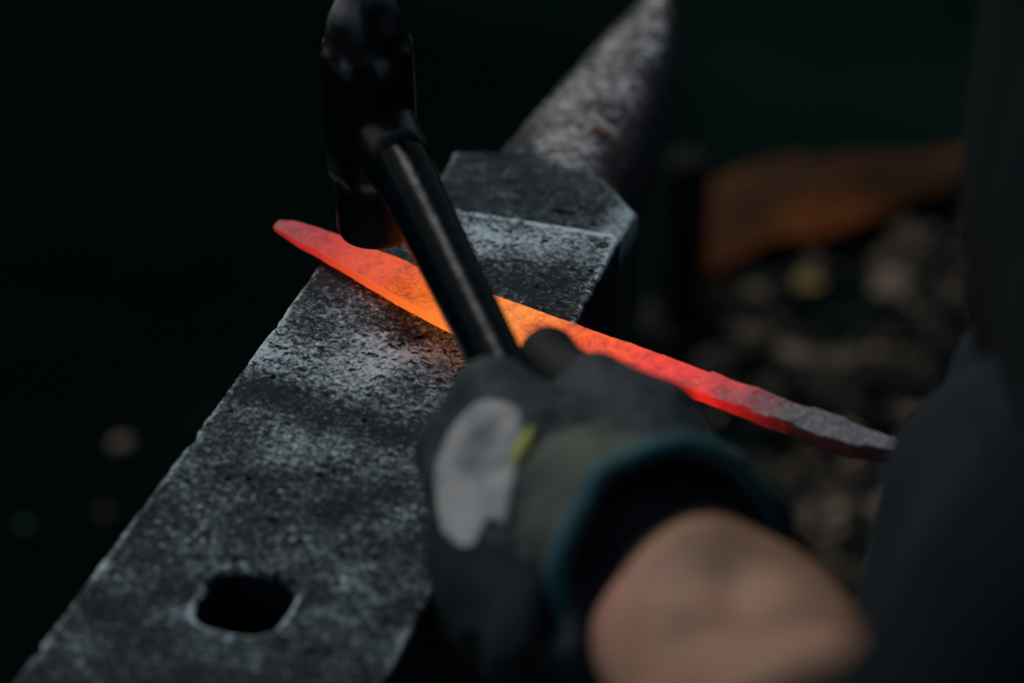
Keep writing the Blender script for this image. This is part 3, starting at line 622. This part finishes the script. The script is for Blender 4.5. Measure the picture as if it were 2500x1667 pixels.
# ------------------------------------------------------------------ behind: rusty sheet, post, chips, pebbles
def rusty_sheet():
    ro = empty('rusty_sheet', (.36, 2.22, 0)); tag(ro, 'long rust brown steel offcut lying on the ground behind the anvil', 'steel sheet')
    top = [(.205, 2.235), (.255, 2.262), (.325, 2.282), (.345, 2.262), (.41, 2.285), (.505, 2.318), (.62, 2.35)]
    bot = [(.205, 2.055), (.245, 2.09), (.285, 2.125), (.335, 2.128), (.39, 2.165), (.46, 2.225), (.60, 2.28)]
    n, mm = 80, 30; xs_ = np.linspace(.19, .60, n); ty = np.interp(xs_, *zip(*top)); by = np.interp(xs_, *zip(*bot))
    V = []
    for i in range(n):
        for k in range(mm):
            t = k/(mm-1); y_ = by[i]+(ty[i]-by[i])*t+.004*float(fbm(np.array([xs_[i]*30]), np.array([t*2.0]))[0])
            V.append((xs_[i]-.36, y_-2.22, .012+.012*t+.010*math.sin(xs_[i]*22)*t+.006*math.sin(t*3.0)))
    me = mesh_of('sheet', V, grid_faces(n, mm)); o = link_mesh('sheet', me, M['rust'], ro); md = o.modifiers.new('solid', 'SOLIDIFY'); md.thickness = .004
rusty_sheet()
po = empty('steel_post', (.176, 1.985, 0)); tag(po, 'short black steel post standing beyond the anvil horn', 'post')
V, F = loft(tube_rings([Vector((0, 0, z)) for z in (-.03, .0, .19, .196, .198)], [.0235, .0235, .0235, .021, .015], 32, Vector((0, 1, 0)))); part('tube', V, F, M['post'], po)
V, F = loft(tube_rings([Vector((0, 0, z)) for z in (.0, .007, .008)], [.045, .045, .043], 32, Vector((0, 1, 0)))); part('base_flange', V, F, M['post'], po)

def chip(bm, c, L_, w_, t_, yaw, tl):
    m4 = Matrix.Translation(c) @ Matrix.Rotation(yaw, 4, 'Z') @ Matrix.Rotation(tl, 4, 'Y')
    pr = [(-.5, -.3), (-.3, -.5), (.35, -.45), (.5, 0), (.3, .5), (-.4, .4)]
    lo = [bm.verts.new(m4 @ Vector((a*L_, b_*w_, -t_/2))) for a, b_ in pr]; hi = [bm.verts.new(m4 @ Vector((a*L_*.88+random.uniform(-.05, .05)*L_, b_*w_*.85, t_/2*random.uniform(.6, 1.4)))) for a, b_ in pr]
    bm.faces.new(lo[::-1]); bm.faces.new(hi)
    for k in range(6): bm.faces.new((lo[k], lo[(k+1) % 6], hi[(k+1) % 6], hi[k]))
bm = bmesh.new()
for _ in range(6000):
    x_ = random.uniform(.14, 1.3); y_ = random.uniform(1.15, 2.30)
    dens = float(vnoise(np.array([x_*9]), np.array([y_*9]))[0])
    if y_ > 2.02+(x_-.2)*.50 or x_ < .155+.12*max(0, y_-1.75)+.04*math.sin(y_*17) or random.random() > dens*1.7-.10: continue
    L_ = random.choice([.014, .020, .028, .040, .056]); chip(bm, Vector((x_, y_, random.uniform(.002, .014))), L_, L_*random.uniform(.35, .8), random.uniform(.003, .010), random.uniform(0, 6.3), random.gauss(0, .25))
me = bpy.data.meshes.new('wood_chips'); bm.to_mesh(me); bm.free(); tag(link_mesh('wood_chips', me, M['chips'], None, False), 'brown grey wood chips and clinker strewn over the soil', kind='stuff')
def pebble(name, loc, r, mt, label, cat='pebble'):
    bm = bmesh.new(); bmesh.ops.create_icosphere(bm, subdivisions=3, radius=r)
    for v in bm.verts: v.co = Vector((v.co.x*1.15, v.co.y, v.co.z*.7))*(1+.25*mnoise.noise(v.co*(1.2/r)+Vector(loc)*9))
    me = bpy.data.meshes.new(name); bm.to_mesh(me); bm.free(); o = link_mesh(name, me, mt, None, True, loc); tag(o, label, cat)
pebble('pebble', (-.376, 1.765, .006), .0085, M['pebble'], 'pale pinkish pebble, the brightest speck on the dark ground left of the anvil')
pebble('pebble', (-.376, 1.660, .004), .005, M['pebble_dim'], 'small dim brown pebble nearer than the pale pinkish one')
pebble('pebble', (-.447, 1.640, .004), .006, M['pebble_teal'], 'dull slate teal pebble at the far left of the dark ground')
def leaf():
    V = []; n = 14
    for i in range(n):
        t = i/(n-1); w_ = .013*math.sin(math.pi*min(1, t*.96+.02))**.8
        for k in range(7): s = k/3-1; V.append(((t-.5)*.034, s*w_, .004*s*s+.006*math.sin(t*3)+.0015*math.cos(k*9)))
    me = mesh_of('dry_leaf', V, grid_faces(n, 7)); o = link_mesh('dry_leaf', me, M['leaf'], None, True, (.312, 2.028, .018)); o.rotation_euler = (.25, .1, .5)
    md = o.modifiers.new('solid', 'SOLIDIFY'); md.thickness = .0006
    tag(o, 'yellow dry leaf lying among the wood chips below the rusty sheet', 'leaf')
leaf()

def scale_flakes():
    bm = bmesh.new(); rot = Matrix.Rotation(-AZ, 3, 'Z')
    for _ in range(90):
        lx, ly = random.uniform(-.05, .054), random.choice([random.uniform(.06, .185), random.uniform(.10, .185)])
        c_ = rot @ Vector((lx, ly, 0))+Vector((C0[0], C0[1], .8005)); r_ = random.choice([.0006, .0008, .0010, .0014]); n_ = 6; ph = random.uniform(0, 6)
        d_ = c_.xy-Vector(BT); t_ = d_.dot(Vector((.8325, -.5540))); q_ = d_.dot(Vector((-.5540, -.8325)))
        if 0 < t_ < .3 and -.008 < q_ < .03: continue
        hi = [bm.verts.new(c_+Vector((r_*math.cos(ph+k*2*math.pi/n_)*random.uniform(.7, 1.4), r_*math.sin(ph+k*2*math.pi/n_)*random.uniform(.6, 1.1), .0004+random.uniform(0, .0006)))) for k in range(n_)]
        lo = [bm.verts.new(v.co-Vector((0, 0, .0004))) for v in hi]
        bm.faces.new(hi); bm.faces.new(lo[::-1])
        for k in range(n_): bm.faces.new((lo[k], lo[(k+1) % n_], hi[(k+1) % n_], hi[k]))
    me = bpy.data.meshes.new('scale_flakes'); bm.to_mesh(me); bm.free(); tag(link_mesh('scale_flakes', me, M['flake'], None, False), 'tiny flakes of forge scale strewn over the anvil face', kind='stuff')
m, nt, b = mat('forge_scale_flakes'); g = nt.nodes.new('ShaderNodeNewGeometry')
c = ramp(nt, [(0, (.006, .010, .012)), (.6, (.04, .05, .055)), (.8, (.16, .18, .19)), (1, (.42, .44, .45))], g.outputs['Random Per Island'])
nt.links.new(c.outputs[0], b.inputs['Base Color']); b.inputs['Roughness'].default_value = .45; b.inputs['Metallic'].default_value = .4; M['flake'] = m
scale_flakes()
